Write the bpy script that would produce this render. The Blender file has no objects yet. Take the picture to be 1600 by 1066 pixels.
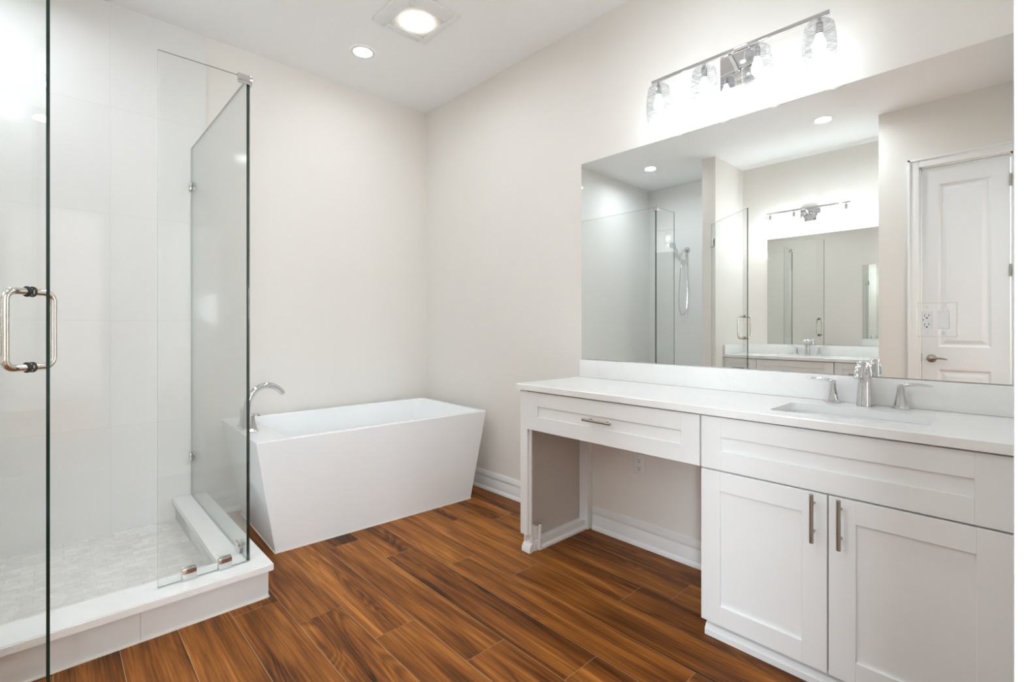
import bpy, bmesh, math, random
from mathutils import Vector, Matrix
random.seed(7)
SC = bpy.context.scene
COL = SC.collection
PI = math.pi

# ------------------------------------------------------------------ camera, view, world
cam_d = bpy.data.cameras.new('camera')
cam_d.sensor_width = 36.0
cam_d.lens = 36.0 * 767.6 / 1600.0
cam_d.shift_y = -22.9 / 1600.0
cam_d.clip_start = 0.02
cam = bpy.data.objects.new('camera', cam_d)
cam.location = (0, 0, 1.2096)
cam.rotation_euler = (PI / 2, 0, -math.radians(43.2546))
COL.objects.link(cam)
SC.camera = cam
SC.view_settings.view_transform = 'Standard'
SC.view_settings.look = 'None'
SC.view_settings.gamma = 1.0
SC.view_settings.use_curve_mapping = False
SC.view_settings.exposure = 1.82
SC.cycles.max_bounces = 16
SC.cycles.diffuse_bounces = 6
SC.cycles.glossy_bounces = 8
SC.cycles.transmission_bounces = 8
SC.cycles.transparent_max_bounces = 32
SC.cycles.sample_clamp_indirect = 4.0
SC.cycles.use_denoising = True

w = bpy.data.worlds.new('sky'); SC.world = w
w.use_nodes = True
_bg = w.node_tree.nodes['Background']
_sky = w.node_tree.nodes.new('ShaderNodeTexSky')
_sky.sky_type = 'NISHITA'; _sky.sun_elevation = math.radians(40); _sky.sun_disc = False
_sky.sun_rotation = math.radians(200)
w.node_tree.links.new(_sky.outputs[0], _bg.inputs[0])
_bg.inputs[1].default_value = 0.25

def light(name, kind, loc, power, rot=(0, 0, 0), size=0.1, size_y=None, color=(1, 1, 1), spread=None, shape='DISK'):
    d = bpy.data.lights.new(name, kind)
    d.energy = power; d.color = color
    if kind == 'AREA':
        d.shape = shape; d.size = size
        if size_y: d.size_y = size_y
        if spread: d.spread = spread
    else:
        d.shadow_soft_size = size
    o = bpy.data.objects.new(name, d); o.location = loc; o.rotation_euler = rot
    COL.objects.link(o)
    return o
WARM = (0.80, 0.915, 1.0)
DOWN_W = 3.1
BULB_W = 0.22
ALCOVE_BULB_W = 1.0
FAN_W = 1.0
WINDOW_FILL_W = 75.0
BED_FILL_W = 240.0
# added fill light, set at an invented bedroom window behind the doorway
light('window_fill', 'AREA', (-2.27, -0.84, 1.5), WINDOW_FILL_W, (0, -PI / 2, 0), 1.5, 1.3, (0.80, 0.915, 1.0), shape='RECTANGLE')

# ------------------------------------------------------------------ dimensions (metres)
XR, XL, YB, H = 2.374, -1.225, 3.607, 3.048        # right wall, left wall, back wall, ceiling
XC = -0.515                                        # face of the closet wall with the door
YC = 0.927                                         # alcove side of the closet block
YS0, YS1, XS = 2.36, 2.50, -0.50                   # stub wall between alcove and shower
CT = 0.902                                         # counter height

# ------------------------------------------------------------------ materials
def nodes(name):
    m = bpy.data.materials.new(name); m.use_nodes = True
    nt = m.node_tree
    return m, nt, nt.nodes['Principled BSDF'], nt.nodes['Material Output']
def N(nt, t, **kw):
    n = nt.nodes.new(t)
    for k, v in kw.items():
        if k in n.inputs: n.inputs[k].default_value = v
        else: setattr(n, k, v)
    return n
def L(nt, a, b): nt.links.new(a, b)
def simple(name, col, rough=0.5, metal=0.0, var=0.02, scale=6.0, bump=0.0, bscale=300.0, spec=0.5, coat=0.0):
    m, nt, p, out = nodes(name)
    p.inputs['Roughness'].default_value = rough
    p.inputs['Metallic'].default_value = metal
    p.inputs['Specular IOR Level'].default_value = spec
    if coat: p.inputs['Coat Weight'].default_value = coat; p.inputs['Coat Roughness'].default_value = 0.03
    geo = N(nt, 'ShaderNodeNewGeometry')
    nz = N(nt, 'ShaderNodeTexNoise', Scale=scale, Detail=3.0)
    L(nt, geo.outputs['Position'], nz.inputs['Vector'])
    rp = N(nt, 'ShaderNodeValToRGB')
    rp.color_ramp.elements[0].color = (*[c * (1 - var) for c in col], 1)
    rp.color_ramp.elements[1].color = (*[min(1, c * (1 + var)) for c in col], 1)
    L(nt, nz.outputs['Fac'], rp.inputs[0]); L(nt, rp.outputs[0], p.inputs['Base Color'])
    if bump:
        n2 = N(nt, 'ShaderNodeTexNoise', Scale=bscale, Detail=2.0)
        L(nt, geo.outputs['Position'], n2.inputs['Vector'])
        b = N(nt, 'ShaderNodeBump', Strength=bump, Distance=0.002)
        L(nt, n2.outputs['Fac'], b.inputs['Height']); L(nt, b.outputs[0], p.inputs['Normal'])
    return m
def emis(name, col, strength):
    m, nt, p, out = nodes(name)
    nt.nodes.remove(p)
    e = N(nt, 'ShaderNodeEmission', Strength=strength); e.inputs[0].default_value = (*col, 1)
    L(nt, e.outputs[0], out.inputs[0])
    return m
def clear_glass(name, tint, rough=0.0, f0=0.04, ring_bump=0.0):
    """A pane one sees straight through: Schlick reflection over a faintly tinted transmission, the same from both faces."""
    m, nt, p, out = nodes(name)
    nt.nodes.remove(p)
    geo = N(nt, 'ShaderNodeNewGeometry')
    dot = N(nt, 'ShaderNodeVectorMath', operation='DOT_PRODUCT')
    L(nt, geo.outputs['Incoming'], dot.inputs[0]); L(nt, geo.outputs['Normal'], dot.inputs[1])
    ab = N(nt, 'ShaderNodeMath', operation='ABSOLUTE'); L(nt, dot.outputs['Value'], ab.inputs[0])
    inv = N(nt, 'ShaderNodeMath', operation='SUBTRACT'); inv.inputs[0].default_value = 1.0; L(nt, ab.outputs[0], inv.inputs[1])
    pw = N(nt, 'ShaderNodeMath', operation='POWER'); L(nt, inv.outputs[0], pw.inputs[0]); pw.inputs[1].default_value = 5.0
    ma = N(nt, 'ShaderNodeMath', operation='MULTIPLY_ADD'); L(nt, pw.outputs[0], ma.inputs[0])
    ma.inputs[1].default_value = 1 - f0; ma.inputs[2].default_value = f0
    tr = N(nt, 'ShaderNodeBsdfTransparent'); tr.inputs[0].default_value = (*tint, 1)
    gl = N(nt, 'ShaderNodeBsdfGlossy', Roughness=rough)
    if ring_bump:
        tg = N(nt, 'ShaderNodeTexCoord')
        mp = N(nt, 'ShaderNodeMapping'); mp.inputs['Scale'].default_value = (4, 4, 150)
        L(nt, tg.outputs['Object'], mp.inputs[0])
        rn = N(nt, 'ShaderNodeTexNoise', Scale=1.0, Detail=2.0); L(nt, mp.outputs[0], rn.inputs['Vector'])
        rr = N(nt, 'ShaderNodeValToRGB')
        rr.color_ramp.elements[0].position = 0.40; rr.color_ramp.elements[0].color = (tint[0] * 0.80, tint[1] * 0.815, tint[2] * 0.83, 1)
        rr.color_ramp.elements[1].position = 0.56; rr.color_ramp.elements[1].color = (*tint, 1)
        L(nt, rn.outputs['Fac'], rr.inputs[0]); L(nt, rr.outputs[0], tr.inputs[0])
        tc = N(nt, 'ShaderNodeTexCoord')
        wv = N(nt, 'ShaderNodeTexWave', Scale=28.0, Distortion=2.5, Detail=1.0)
        wv.bands_direction = 'Z'
        L(nt, tc.outputs['Object'], wv.inputs['Vector'])
        b = N(nt, 'ShaderNodeBump', Strength=ring_bump, Distance=0.004)
        L(nt, wv.outputs['Fac'], b.inputs['Height']); L(nt, b.outputs[0], gl.inputs['Normal'])
    mx = N(nt, 'ShaderNodeMixShader')
    L(nt, ma.outputs[0], mx.inputs[0]); L(nt, tr.outputs[0], mx.inputs[1]); L(nt, gl.outputs[0], mx.inputs[2])
    L(nt, mx.outputs[0], out.inputs[0])
    return m
def tile_mat(name, axes, off, size, col, grout, mortar, rough, var=0.01, stagger=0.0, bumpd=0.0006, marble=0.0):
    """Stacked or staggered tiles laid out in world metres; axes picks the two world axes of the face."""
    m, nt, p, out = nodes(name)
    geo = N(nt, 'ShaderNodeNewGeometry')
    sp = N(nt, 'ShaderNodeSeparateXYZ'); L(nt, geo.outputs['Position'], sp.inputs[0])
    cb = N(nt, 'ShaderNodeCombineXYZ')
    for i, a in enumerate(axes):
        ad = N(nt, 'ShaderNodeMath', operation='SUBTRACT'); ad.inputs[1].default_value = off[i]
        L(nt, sp.outputs['XYZ'.index(a)], ad.inputs[0]); L(nt, ad.outputs[0], cb.inputs[i])
    br = N(nt, 'ShaderNodeTexBrick', Scale=1.0)
    br.offset = stagger; br.offset_frequency = 2; br.squash = 1.0
    br.inputs['Brick Width'].default_value = size[0]; br.inputs['Row Height'].default_value = size[1]
    br.inputs['Mortar Size'].default_value = mortar; br.inputs['Mortar Smooth'].default_value = 0.1
    br.inputs['Color1'].default_value = (*[c * (1 - var) for c in col], 1)
    br.inputs['Color2'].default_value = (*[c * (1 + var) for c in col], 1)
    br.inputs['Mortar'].default_value = (*grout, 1)
    L(nt, cb.outputs[0], br.inputs['Vector'])
    src = br.outputs['Color']
    if marble:
        nz = N(nt, 'ShaderNodeTexNoise', Scale=14.0, Detail=8.0, Roughness=0.65, Distortion=1.2)
        L(nt, geo.outputs['Position'], nz.inputs['Vector'])
        rp = N(nt, 'ShaderNodeValToRGB')
        rp.color_ramp.elements[0].position = 0.3; rp.color_ramp.elements[0].color = (1 - marble, 1 - marble * 1.05, 1 - marble * 1.15, 1)
        rp.color_ramp.elements[1].position = 0.62; rp.color_ramp.elements[1].color = (1, 1, 1, 1)
        L(nt, nz.outputs['Fac'], rp.inputs[0])
        mx = N(nt, 'ShaderNodeMix', data_type='RGBA', blend_type='MULTIPLY')
        mx.inputs[0].default_value = 1.0
        L(nt, src, mx.inputs[6]); L(nt, rp.outputs[0], mx.inputs[7]); src = mx.outputs[2]
    L(nt, src, p.inputs['Base Color'])
    p.inputs['Roughness'].default_value = rough
    b = N(nt, 'ShaderNodeBump', Strength=0.5, Distance=bumpd); b.invert = True
    L(nt, br.outputs['Fac'], b.inputs['Height']); L(nt, b.outputs[0], p.inputs['Normal'])
    return m
def quartz():
    m, nt, p, out = nodes('white_quartz')
    geo = N(nt, 'ShaderNodeNewGeometry')
    a = N(nt, 'ShaderNodeTexNoise', Scale=2.2, Detail=6.0, Roughness=0.6, Distortion=1.5)
    L(nt, geo.outputs['Position'], a.inputs['Vector'])
    s = N(nt, 'ShaderNodeMath', operation='SUBTRACT'); s.inputs[1].default_value = 0.5; L(nt, a.outputs['Fac'], s.inputs[0])
    ab = N(nt, 'ShaderNodeMath', operation='ABSOLUTE'); L(nt, s.outputs[0], ab.inputs[0])
    rp = N(nt, 'ShaderNodeValToRGB')
    rp.color_ramp.elements[0].position = 0.0; rp.color_ramp.elements[0].color = (0.85, 0.836, 0.818, 1)
    rp.color_ramp.elements[1].position = 0.035; rp.color_ramp.elements[1].color = (0.87, 0.858, 0.84, 1)
    L(nt, ab.outputs[0], rp.inputs[0])
    L(nt, rp.outputs[0], p.inputs['Base Color'])
    p.inputs['Roughness'].default_value = 0.16
    return m
def wood():
    m, nt, p, out = nodes('wood_look_plank')
    uv = N(nt, 'ShaderNodeUVMap'); uv.uv_map = 'UVMap'
    def noise(sx, sy, **kw):
        mp = N(nt, 'ShaderNodeMapping'); mp.inputs['Scale'].default_value = (sx, sy, 1)
        L(nt, uv.outputs[0], mp.inputs[0])
        n = N(nt, 'ShaderNodeTexNoise', **kw); L(nt, mp.outputs[0], n.inputs['Vector'])
        return n.outputs['Fac']
    def M(op, a, b, c=None):
        n = N(nt, 'ShaderNodeMath', operation=op)
        for i, v in enumerate([a, b, c]):
            if v is None: continue
            if isinstance(v, (int, float)): n.inputs[i].default_value = v
            else: L(nt, v, n.inputs[i])
        return n.outputs[0]
    fine = noise(3.0, 110.0, Scale=1.0, Detail=5.0, Roughness=0.65, Distortion=0.3)
    streak = noise(0.9, 15.0, Scale=1.0, Detail=4.0, Roughness=0.55, Distortion=0.8)
    broad = noise(1.1, 6.0, Scale=1.0, Detail=2.0, Roughness=0.5, Distortion=1.2)
    # cathedral figure: contour lines of a slow field
    slow = noise(1.3, 7.5, Scale=1.0, Detail=1.5, Roughness=0.4, Distortion=0.6)
    ring = M('SINE', M('MULTIPLY', slow, 95.0), 0.0)
    ring = M('MULTIPLY_ADD', ring, 0.5, 0.5)
    mask = N(nt, 'ShaderNodeMapRange'); mask.inputs[1].default_value = 0.5; mask.inputs[2].default_value = 0.62
    L(nt, noise(1.0, 5.0, Scale=0.9, Detail=1.0, Distortion=0.5), mask.inputs[0])
    figure = M('MULTIPLY', M('MULTIPLY', ring, mask.outputs[0]), 0.17)
    at = N(nt, 'ShaderNodeAttribute'); at.attribute_name = 'plank'
    v = M('MULTIPLY_ADD', streak, 1.10, -0.365)
    v = M('MULTIPLY_ADD', fine, 0.75, v)
    v = M('MULTIPLY_ADD', broad, 0.45, v)
    v = M('ADD', v, -0.325)
    v = M('SUBTRACT', v, figure)
    v = M('MULTIPLY_ADD', at.outputs['Fac'], 0.16, v)
    v = M('ADD', v, -0.07)
    rp = N(nt, 'ShaderNodeValToRGB')
    el = rp.color_ramp.elements
    el[0].position = 0.12; el[0].color = (0.050, 0.015, 0.003, 1)
    el[1].position = 0.85; el[1].color = (0.62, 0.245, 0.050, 1)
    e = el.new(0.36); e.color = (0.170, 0.053, 0.0095, 1)
    e = el.new(0.56); e.color = (0.315, 0.108, 0.019, 1)
    L(nt, v, rp.inputs[0]); L(nt, rp.outputs[0], p.inputs['Base Color'])
    p.inputs['Roughness'].default_value = 0.42
    p.inputs['Specular IOR Level'].default_value = 0.16
    b = N(nt, 'ShaderNodeBump', Strength=0.15, Distance=0.001)
    L(nt, fine, b.inputs['Height']); L(nt, b.outputs[0], p.inputs['Normal'])
    return m

WALL = simple('greige_wall_paint', (0.84, 0.80, 0.752), 0.6, var=0.006, bump=0.10, bscale=170.0, spec=0.3)
CEIL = simple('white_ceiling_paint', (0.945, 0.945, 0.94), 0.8, var=0.005, bump=0.10, bscale=140.0, spec=0.2)
TRIM = simple('white_trim_paint', (0.86, 0.855, 0.845), 0.3, var=0.005)
CAB = simple('white_cabinet_lacquer', (0.86, 0.86, 0.85), 0.28, var=0.005)
DOORW = simple('white_door_paint', (0.78, 0.785, 0.79), 0.35, var=0.006)
TUB = simple('white_acrylic', (0.90, 0.905, 0.91), 0.10, var=0.003, spec=0.5)
PORC = simple('white_porcelain', (0.84, 0.845, 0.84), 0.08, var=0.003)
PLAST = simple('white_plastic', (0.83, 0.83, 0.82), 0.3, var=0.004)
DARK = simple('dark_slot', (0.02, 0.02, 0.02), 0.6)
CHROME = simple('polished_chrome', (0.70, 0.70, 0.71), 0.05, 1.0, var=0.01)
NICKEL = simple('brushed_nickel', (0.42, 0.385, 0.34), 0.32, 1.0, var=0.05, scale=80)
POLN = simple('polished_nickel', (0.70, 0.67, 0.62), 0.10, 1.0, var=0.02)
RUBBER = simple('black_gasket', (0.03, 0.03, 0.03), 0.5)
SILVER = simple('mirror_silver', (0.885, 0.90, 0.885), 0.0, 1.0, var=0.0)
MEDGE = simple('mirror_edge', (0.22, 0.25, 0.24), 0.15, var=0.05)
GLASS = clear_glass('shower_glass', (0.985, 0.991, 0.985))
GEDGE = simple('green_glass_edge', (0.006, 0.028, 0.020), 0.08, var=0.2, scale=3)
RIBGL = clear_glass('ribbed_clear_glass', (0.955, 0.965, 0.97), 0.03, f0=0.10, ring_bump=0.9)
GPALE = simple('pale_glass_edge', (0.40, 0.46, 0.43), 0.1, var=0.05)
GROUT = simple('tan_grout', (0.42, 0.27, 0.15), 0.8, var=0.05)
CAULK = simple('white_caulk', (0.78, 0.74, 0.68), 0.6)
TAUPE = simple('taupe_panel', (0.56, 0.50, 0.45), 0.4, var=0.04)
QUARTZ = quartz()
WOOD = wood()
TILE_B = tile_mat('white_wall_tile_back', 'XZ', (0.25 - 1.22 * 2, 0.03 - 0.61), (1.22, 0.6075), (0.83, 0.82, 0.80), (0.79, 0.78, 0.765), 0.0025, 0.06)
TILE_L = tile_mat('white_wall_tile_side', 'YZ', (YB - 1.22 * 3, 0.03 - 0.61), (1.22, 0.6075), (0.83, 0.82, 0.80), (0.79, 0.78, 0.765), 0.0025, 0.06)
TILE_C = tile_mat('grey_curb_tile', 'XZ', (0.253 - 1.22 * 2, -0.5), (1.22, 0.9), (0.80, 0.795, 0.785), (0.66, 0.64, 0.62), 0.0025, 0.12)
MOSAIC = tile_mat('marble_mosaic', 'XY', (0.0, 0.0), (0.104, 0.052), (0.85, 0.82, 0.785), (0.76, 0.735, 0.705), 0.0025, 0.3, var=0.06, stagger=0.5, marble=0.17)
LED = emis('downlight_glow', (1.0, 0.98, 0.95), 6.0)
BULB = emis('bulb_glow', (1.0, 0.99, 0.97), 3.2)
FANGLOW = emis('fan_lamp_glow', (1.0, 0.97, 0.92), 10.0)
LENS, _nt, _p, _o = nodes('frosted_fan_lens')
_p.inputs['Base Color'].default_value = (0.82, 0.79, 0.73, 1); _p.inputs['Roughness'].default_value = 0.35
_tc = N(_nt, 'ShaderNodeTexCoord'); _vl = N(_nt, 'ShaderNodeVectorMath', operation='LENGTH'); L(_nt, _tc.outputs['Object'], _vl.inputs[0])
_mr = N(_nt, 'ShaderNodeMapRange'); _mr.inputs[1].default_value = 0.150; _mr.inputs[2].default_value = 0.03; _mr.inputs[3].default_value = 0.0; _mr.inputs[4].default_value = 0.42; _mr.interpolation_type = 'SMOOTHSTEP'
L(_nt, _vl.outputs['Value'], _mr.inputs[0]); L(_nt, _mr.outputs[0], _p.inputs['Emission Strength']); _p.inputs['Emission Color'].default_value = (1.0, 0.975, 0.92, 1)

# ------------------------------------------------------------------ mesh helpers
def box(bm, x0, x1, y0, y1, z0, z1, bev=0.0, seg=2, mi=0):
    if x0 > x1: x0, x1 = x1, x0
    if y0 > y1: y0, y1 = y1, y0
    if z0 > z1: z0, z1 = z1, z0
    v = [bm.verts.new((x, y, z)) for z in (z0, z1) for y in (y0, y1) for x in (x0, x1)]
    fs = [bm.faces.new([v[i] for i in q]) for q in ((0, 2, 3, 1), (4, 5, 7, 6), (0, 1, 5, 4), (2, 6, 7, 3), (0, 4, 6, 2), (1, 3, 7, 5))]
    for f in fs: f.material_index = mi
    if bev:
        es = set(e for f in fs for e in f.edges)
        r = bmesh.ops.bevel(bm, geom=list(es), offset=bev, segments=seg, affect='EDGES', profile=0.5)
        for f in r['faces']: f.material_index = mi
    return fs
def frame_of(d):
    d = d.normalized()
    u = d.orthogonal().normalized()
    if abs(d.z) < 0.98:
        u = Vector((0, 0, 1)).cross(d).normalized()
    return u, d.cross(u).normalized()
def sweep(bm, path, radii, n=14, cap=True, sec=None, mi=0, up=None):
    """Rings along a path, parallel transported; radii may be numbers or (a, b); sec(t) gives a unit section."""
    P = [Vector(p) for p in path]
    rings = []
    u = v = None
    for i, p in enumerate(P):
        d = (P[min(i + 1, len(P) - 1)] - P[max(i - 1, 0)]).normalized()
        if u is None:
            if up is not None:
                v = (Vector(up) - d * Vector(up).dot(d)).normalized(); u = v.cross(d).normalized()
            else:
                u, v = frame_of(d)
        else:
            u = (u - d * u.dot(d)).normalized(); v = d.cross(u).normalized()
        r = radii[i] if isinstance(radii, (list, tuple)) else radii
        a, b = r if isinstance(r, (list, tuple)) else (r, r)
        ring = []
        for k in range(n):
            t = 2 * PI * k / n
            c, s = (math.cos(t), math.sin(t)) if sec is None else sec(t)
            ring.append(bm.verts.new(p + u * (a * c) + v * (b * s)))
        rings.append(ring)
    for A, B in zip(rings, rings[1:]):
        for k in range(n):
            f = bm.faces.new((A[k], A[(k + 1) % n], B[(k + 1) % n], B[k])); f.material_index = mi
    if cap:
        f = bm.faces.new(rings[0][::-1]); f.material_index = mi
        f = bm.faces.new(rings[-1]); f.material_index = mi
    return rings
def squircle(t, e=0.35):
    c, s = math.cos(t), math.sin(t)
    return math.copysign(abs(c) ** e, c), math.copysign(abs(s) ** e, s)
def lathe(bm, prof, c=(0, 0, 0), axis='Z', n=32, cap=(True, True), mi=0):
    c = Vector(c); rings = []
    for r, h in prof:
        ring = []
        for k in range(n):
            t = 2 * PI * k / n
            a, b = r * math.cos(t), r * math.sin(t)
            q = {'Z': (a, b, h), 'X': (h, a, b), 'Y': (b, h, a)}[axis]
            ring.append(bm.verts.new(c + Vector(q)))
        rings.append(ring)
    for A, B in zip(rings, rings[1:]):
        for k in range(n):
            f = bm.faces.new((A[k], A[(k + 1) % n], B[(k + 1) % n], B[k])); f.material_index = mi
    if cap[0]: bm.faces.new(rings[0][::-1]).material_index = mi
    if cap[1]: bm.faces.new(rings[-1]).material_index = mi
def prism(bm, prof, a0, a1, axis='Y', mi=0):
    """A closed 2D profile pulled along an axis. Y: profile is (x, z); X: (y, z); Z: (x, y)."""
    def pt(p, a): return {'Y': (p[0], a, p[1]), 'X': (a, p[0], p[1]), 'Z': (p[0], p[1], a)}[axis]
    A = [bm.verts.new(pt(p, a0)) for p in prof]; B = [bm.verts.new(pt(p, a1)) for p in prof]
    n = len(prof)
    for k in range(n):
        bm.faces.new((A[k], A[(k + 1) % n], B[(k + 1) % n], B[k])).material_index = mi
    bm.faces.new(A[::-1]).material_index = mi; bm.faces.new(B).material_index = mi
def bez(p0, p1, p2, p3, n=12):
    out = []
    for i in range(n + 1):
        t = i / n; s = 1 - t
        out.append(tuple(s**3 * a + 3 * s * s * t * b + 3 * s * t * t * c + t**3 * d for a, b, c, d in zip(p0, p1, p2, p3)))
    return out
def obj(name, bm, mats, parent=None, world=False, ang=35):
    """ONE mesh object. With world=True the points are in world metres and are moved into the (unrotated) parent's frame."""
    bmesh.ops.recalc_face_normals(bm, faces=bm.faces)
    if world and parent is not None:
        off = Vector((0, 0, 0)); q = parent
        while q is not None: off += q.location; q = q.parent
        bmesh.ops.translate(bm, verts=bm.verts, vec=-off)
    me = bpy.data.meshes.new(name); bm.to_mesh(me); bm.free()
    for mt in (mats if isinstance(mats, (list, tuple)) else [mats]): me.materials.append(mt)
    me.shade_smooth(); me.set_sharp_from_angle(angle=math.radians(ang))
    o = bpy.data.objects.new(name, me); COL.objects.link(o)
    if parent is not None: o.parent = parent
    return o
def tag(o, label, cat, group=None):
    o['label'] = label; o['category'] = cat
    if group: o['group'] = group
    return o
def thing(name, label, cat, loc=(0, 0, 0), rotz=0.0, group=None):
    o = bpy.data.objects.new(name, None); COL.objects.link(o)
    o.empty_display_size = 0.05
    o.location = loc; o.rotation_euler = (0, 0, rotz)
    return tag(o, label, cat, group)
def struct(name, bm, mats, parent=None, world=True, ang=35):
    o = obj(name, bm, mats, parent, world, ang)
    if parent is None: o['kind'] = 'structure'
    return o
def dup(root, loc, rotz, label, group=None):
    r = root.copy(); COL.objects.link(r); r.location = loc; r.rotation_euler = (0, 0, rotz)
    r['label'] = label
    if group: r['group'] = group
    for ch in list(root.children):
        c = ch.copy(); COL.objects.link(c); c.parent = r
        for g in ch.children:
            d = g.copy(); COL.objects.link(d); d.parent = c
    return r
def B(): return bmesh.new()

# ------------------------------------------------------------------ floor of planks
def build_floor():
    bm = B()
    uvl = bm.loops.layers.uv.new('UVMap')
    pl = bm.loops.layers.float_color.new('plank')
    x_lo, x_hi, y_lo, y_hi = -2.4, 3.0, -4.55, YB + 0.05
    g = 0.0012
    v = [bm.verts.new(p) for p in ((x_lo, y_lo, -0.0012), (x_hi, y_lo, -0.0012), (x_hi, y_hi, -0.0012), (x_lo, y_hi, -0.0012))]
    f = bm.faces.new(v); f.material_index = 1
    W, LEN = 0.1815, 1.22
    k0 = math.floor((x_lo - 0.19) / W)
    known = {2: 2.28, 3: 2.05, 4: 1.75, 5: 1.404, 6: 1.10, 7: 0.81, 8: 0.515, 9: 1.25}
    for k in range(k0, int((x_hi - 0.19) / W) + 1):
        xa, xb = max(x_lo, 0.19 + k * W) + g, min(x_hi, 0.19 + (k + 1) * W) - g
        j = known.get(k, 1.10 - 0.305 * (k - 6))
        y = j - LEN * math.ceil((j - y_lo) / LEN)
        while y < y_hi:
            ya, yb = max(y, y_lo) + g, min(y + LEN, y_hi) - g
            if yb - ya > 0.01:
                ru, rv, rc = random.uniform(0, 40), random.uniform(0, 40), random.random()
                q = [(xa, ya), (xb, ya), (xb, yb), (xa, yb)]
                f = bm.faces.new([bm.verts.new((a, b, 0)) for a, b in q]); f.material_index = 0
                for lp, (a, b) in zip(f.loops, q):
                    lp[uvl].uv = (b + ru, a + rv); lp[pl] = (rc, rc, rc, 1)
            y += LEN
    # slab underneath
    box(bm, x_lo, x_hi, y_lo, y_hi, -0.12, -0.003, mi=1)
    me_o = struct('floor', bm, [WOOD, GROUT])
    return me_o
build_floor()

# ------------------------------------------------------------------ room shell
bm = B(); box(bm, -2.4, 3.0, -4.55, YB + 0.1, H, H + 0.1); struct('ceiling', bm, CEIL)
bm = B(); box(bm, XR, XR + 0.12, 0, YB + 0.12, 0, H); struct('wall_right', bm, WALL)
bm = B(); box(bm, XL - 0.12, XR, YB, YB + 0.12, 0, H); struct('wall_back', bm, WALL)
bm = B(); box(bm, XL - 0.12, XL, YC - 0.1, YB, 0, H); struct('wall_left', bm, WALL)
bm = B(); box(bm, XL, XS, YS0, YS1, 0, H); struct('wall_shower', bm, WALL)
DY0, DY1, DZ = 0.108, 0.652, 2.522                    # closet door opening
bm = B()
box(bm, XC - 0.11, XC, 0, DY0, 0, H); box(bm, XC - 0.11, XC, DY1, YC, 0, H); box(bm, XC - 0.11, XC, DY0, DY1, DZ, H)
box(bm, XL, XC - 0.11, YC - 0.1, YC, 0, H)
struct('wall_closet', bm, WALL)
# front wall with the doorway the camera stands in
OX0, OX1, OZ = -0.34, 0.44, 2.47
bm = B()
box(bm, -2.4, OX0, -0.115, 0, 0, H); box(bm, OX1, XR + 0.12, -0.115, 0, 0, H); box(bm, OX0, OX1, -0.115, 0, OZ, H)
struct('wall_front', bm, WALL)
# bedroom behind the doorway
WY0, WY1, WZ0, WZ1 = -1.52, -0.16, 0.7, 2.3
bm = B()
box(bm, -2.4, -2.3, -4.45, WY0, 0, H); box(bm, -2.4, -2.3, WY1, -0.115, 0, H)
box(bm, -2.4, -2.3, WY0, WY1, 0, WZ0); box(bm, -2.4, -2.3, WY0, WY1, WZ1, H)
struct('wall_bedroom_left', bm, WALL)
bm = B(); box(bm, 2.9, 3.0, -4.45, -0.115, 0, H); struct('wall_bedroom_right', bm, WALL)
bm = B(); box(bm, -2.4, 3.0, -4.55, -4.45, 0, H); struct('wall_bedroom_rear', bm, WALL)
bm = B()
for y0, y1, z0, z1 in ((WY0, WY0 + .05, WZ0, WZ1), (WY1 - .05, WY1, WZ0, WZ1), (WY0, WY1, WZ0, WZ0 + .05), (WY0, WY1, WZ1 - .05, WZ1), (-0.86, -0.82, WZ0, WZ1), (WY0, WY1, 1.48, 1.52)):
    box(bm, -2.38, -2.32, y0, y1, z0, z1)
win = struct('added_window_1', bm, TRIM)  # unseen window, put in as the source of the side fill
bm = B(); box(bm, -2.353, -2.347, WY0 + .02, WY1 - .02, WZ0 + .02, WZ1 - .02); obj('pane', bm, GLASS, win)

# invented globe lamp behind the camera, added to fill through the doorway
bl = thing('fill_globe', 'added white globe fill light, unseen in the bedroom behind the doorway', 'lamp', (-0.75, -2.2, 0))
bm = B(); lathe(bm, [(0.0, 0.0005), (0.16, 0.0005), (0.16, 0.015), (0.02, 0.03), (0.012, 0.06), (0.012, 1.30)], (0, 0, 0), 'Z', 28); obj('stand', bm, NICKEL, bl)
bm = B(); lathe(bm, [(0.03, 1.30), (0.12, 1.33), (0.19, 1.40), (0.215, 1.50), (0.19, 1.60), (0.12, 1.67), (0.0, 1.70)], (0, 0, 0), 'Z', 32, (True, False)); obj('globe', bm, emis('fill_globe_glow', (0.9, 0.95, 1.0), 3.0), bl)
light('bedroom_fill', 'POINT', (-0.75, -2.2, 1.50), BED_FILL_W, size=0.24, color=WARM)

# doorway casing (its edge shows at the right of the frame)
bm = B()
def casing_profile(bm, x0, x1, y0, y1, z0, z1): box(bm, x0, x1, y0, y1, z0, z1, 0.002)
box(bm, OX1 - 0.018, OX1 + 0.07, 0.0, 0.0085, 0, OZ + 0.07, 0.0015)
box(bm, OX0 - 0.07, OX0 + 0.018, 0.0, 0.0085, 0, OZ + 0.07, 0.0015)
box(bm, OX0 + 0.018, OX1 - 0.018, 0.0, 0.0085, OZ - 0.018, OZ + 0.07, 0.0015)
box(bm, OX1 - 0.018, OX1, -0.13, 0.0, 0, OZ); box(bm, OX0, OX0 + 0.018, -0.13, 0.0, 0, OZ); box(bm, OX0, OX1, -0.13, 0.0, OZ - 0.018, OZ)
struct('trim_1', bm, TRIM)

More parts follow.
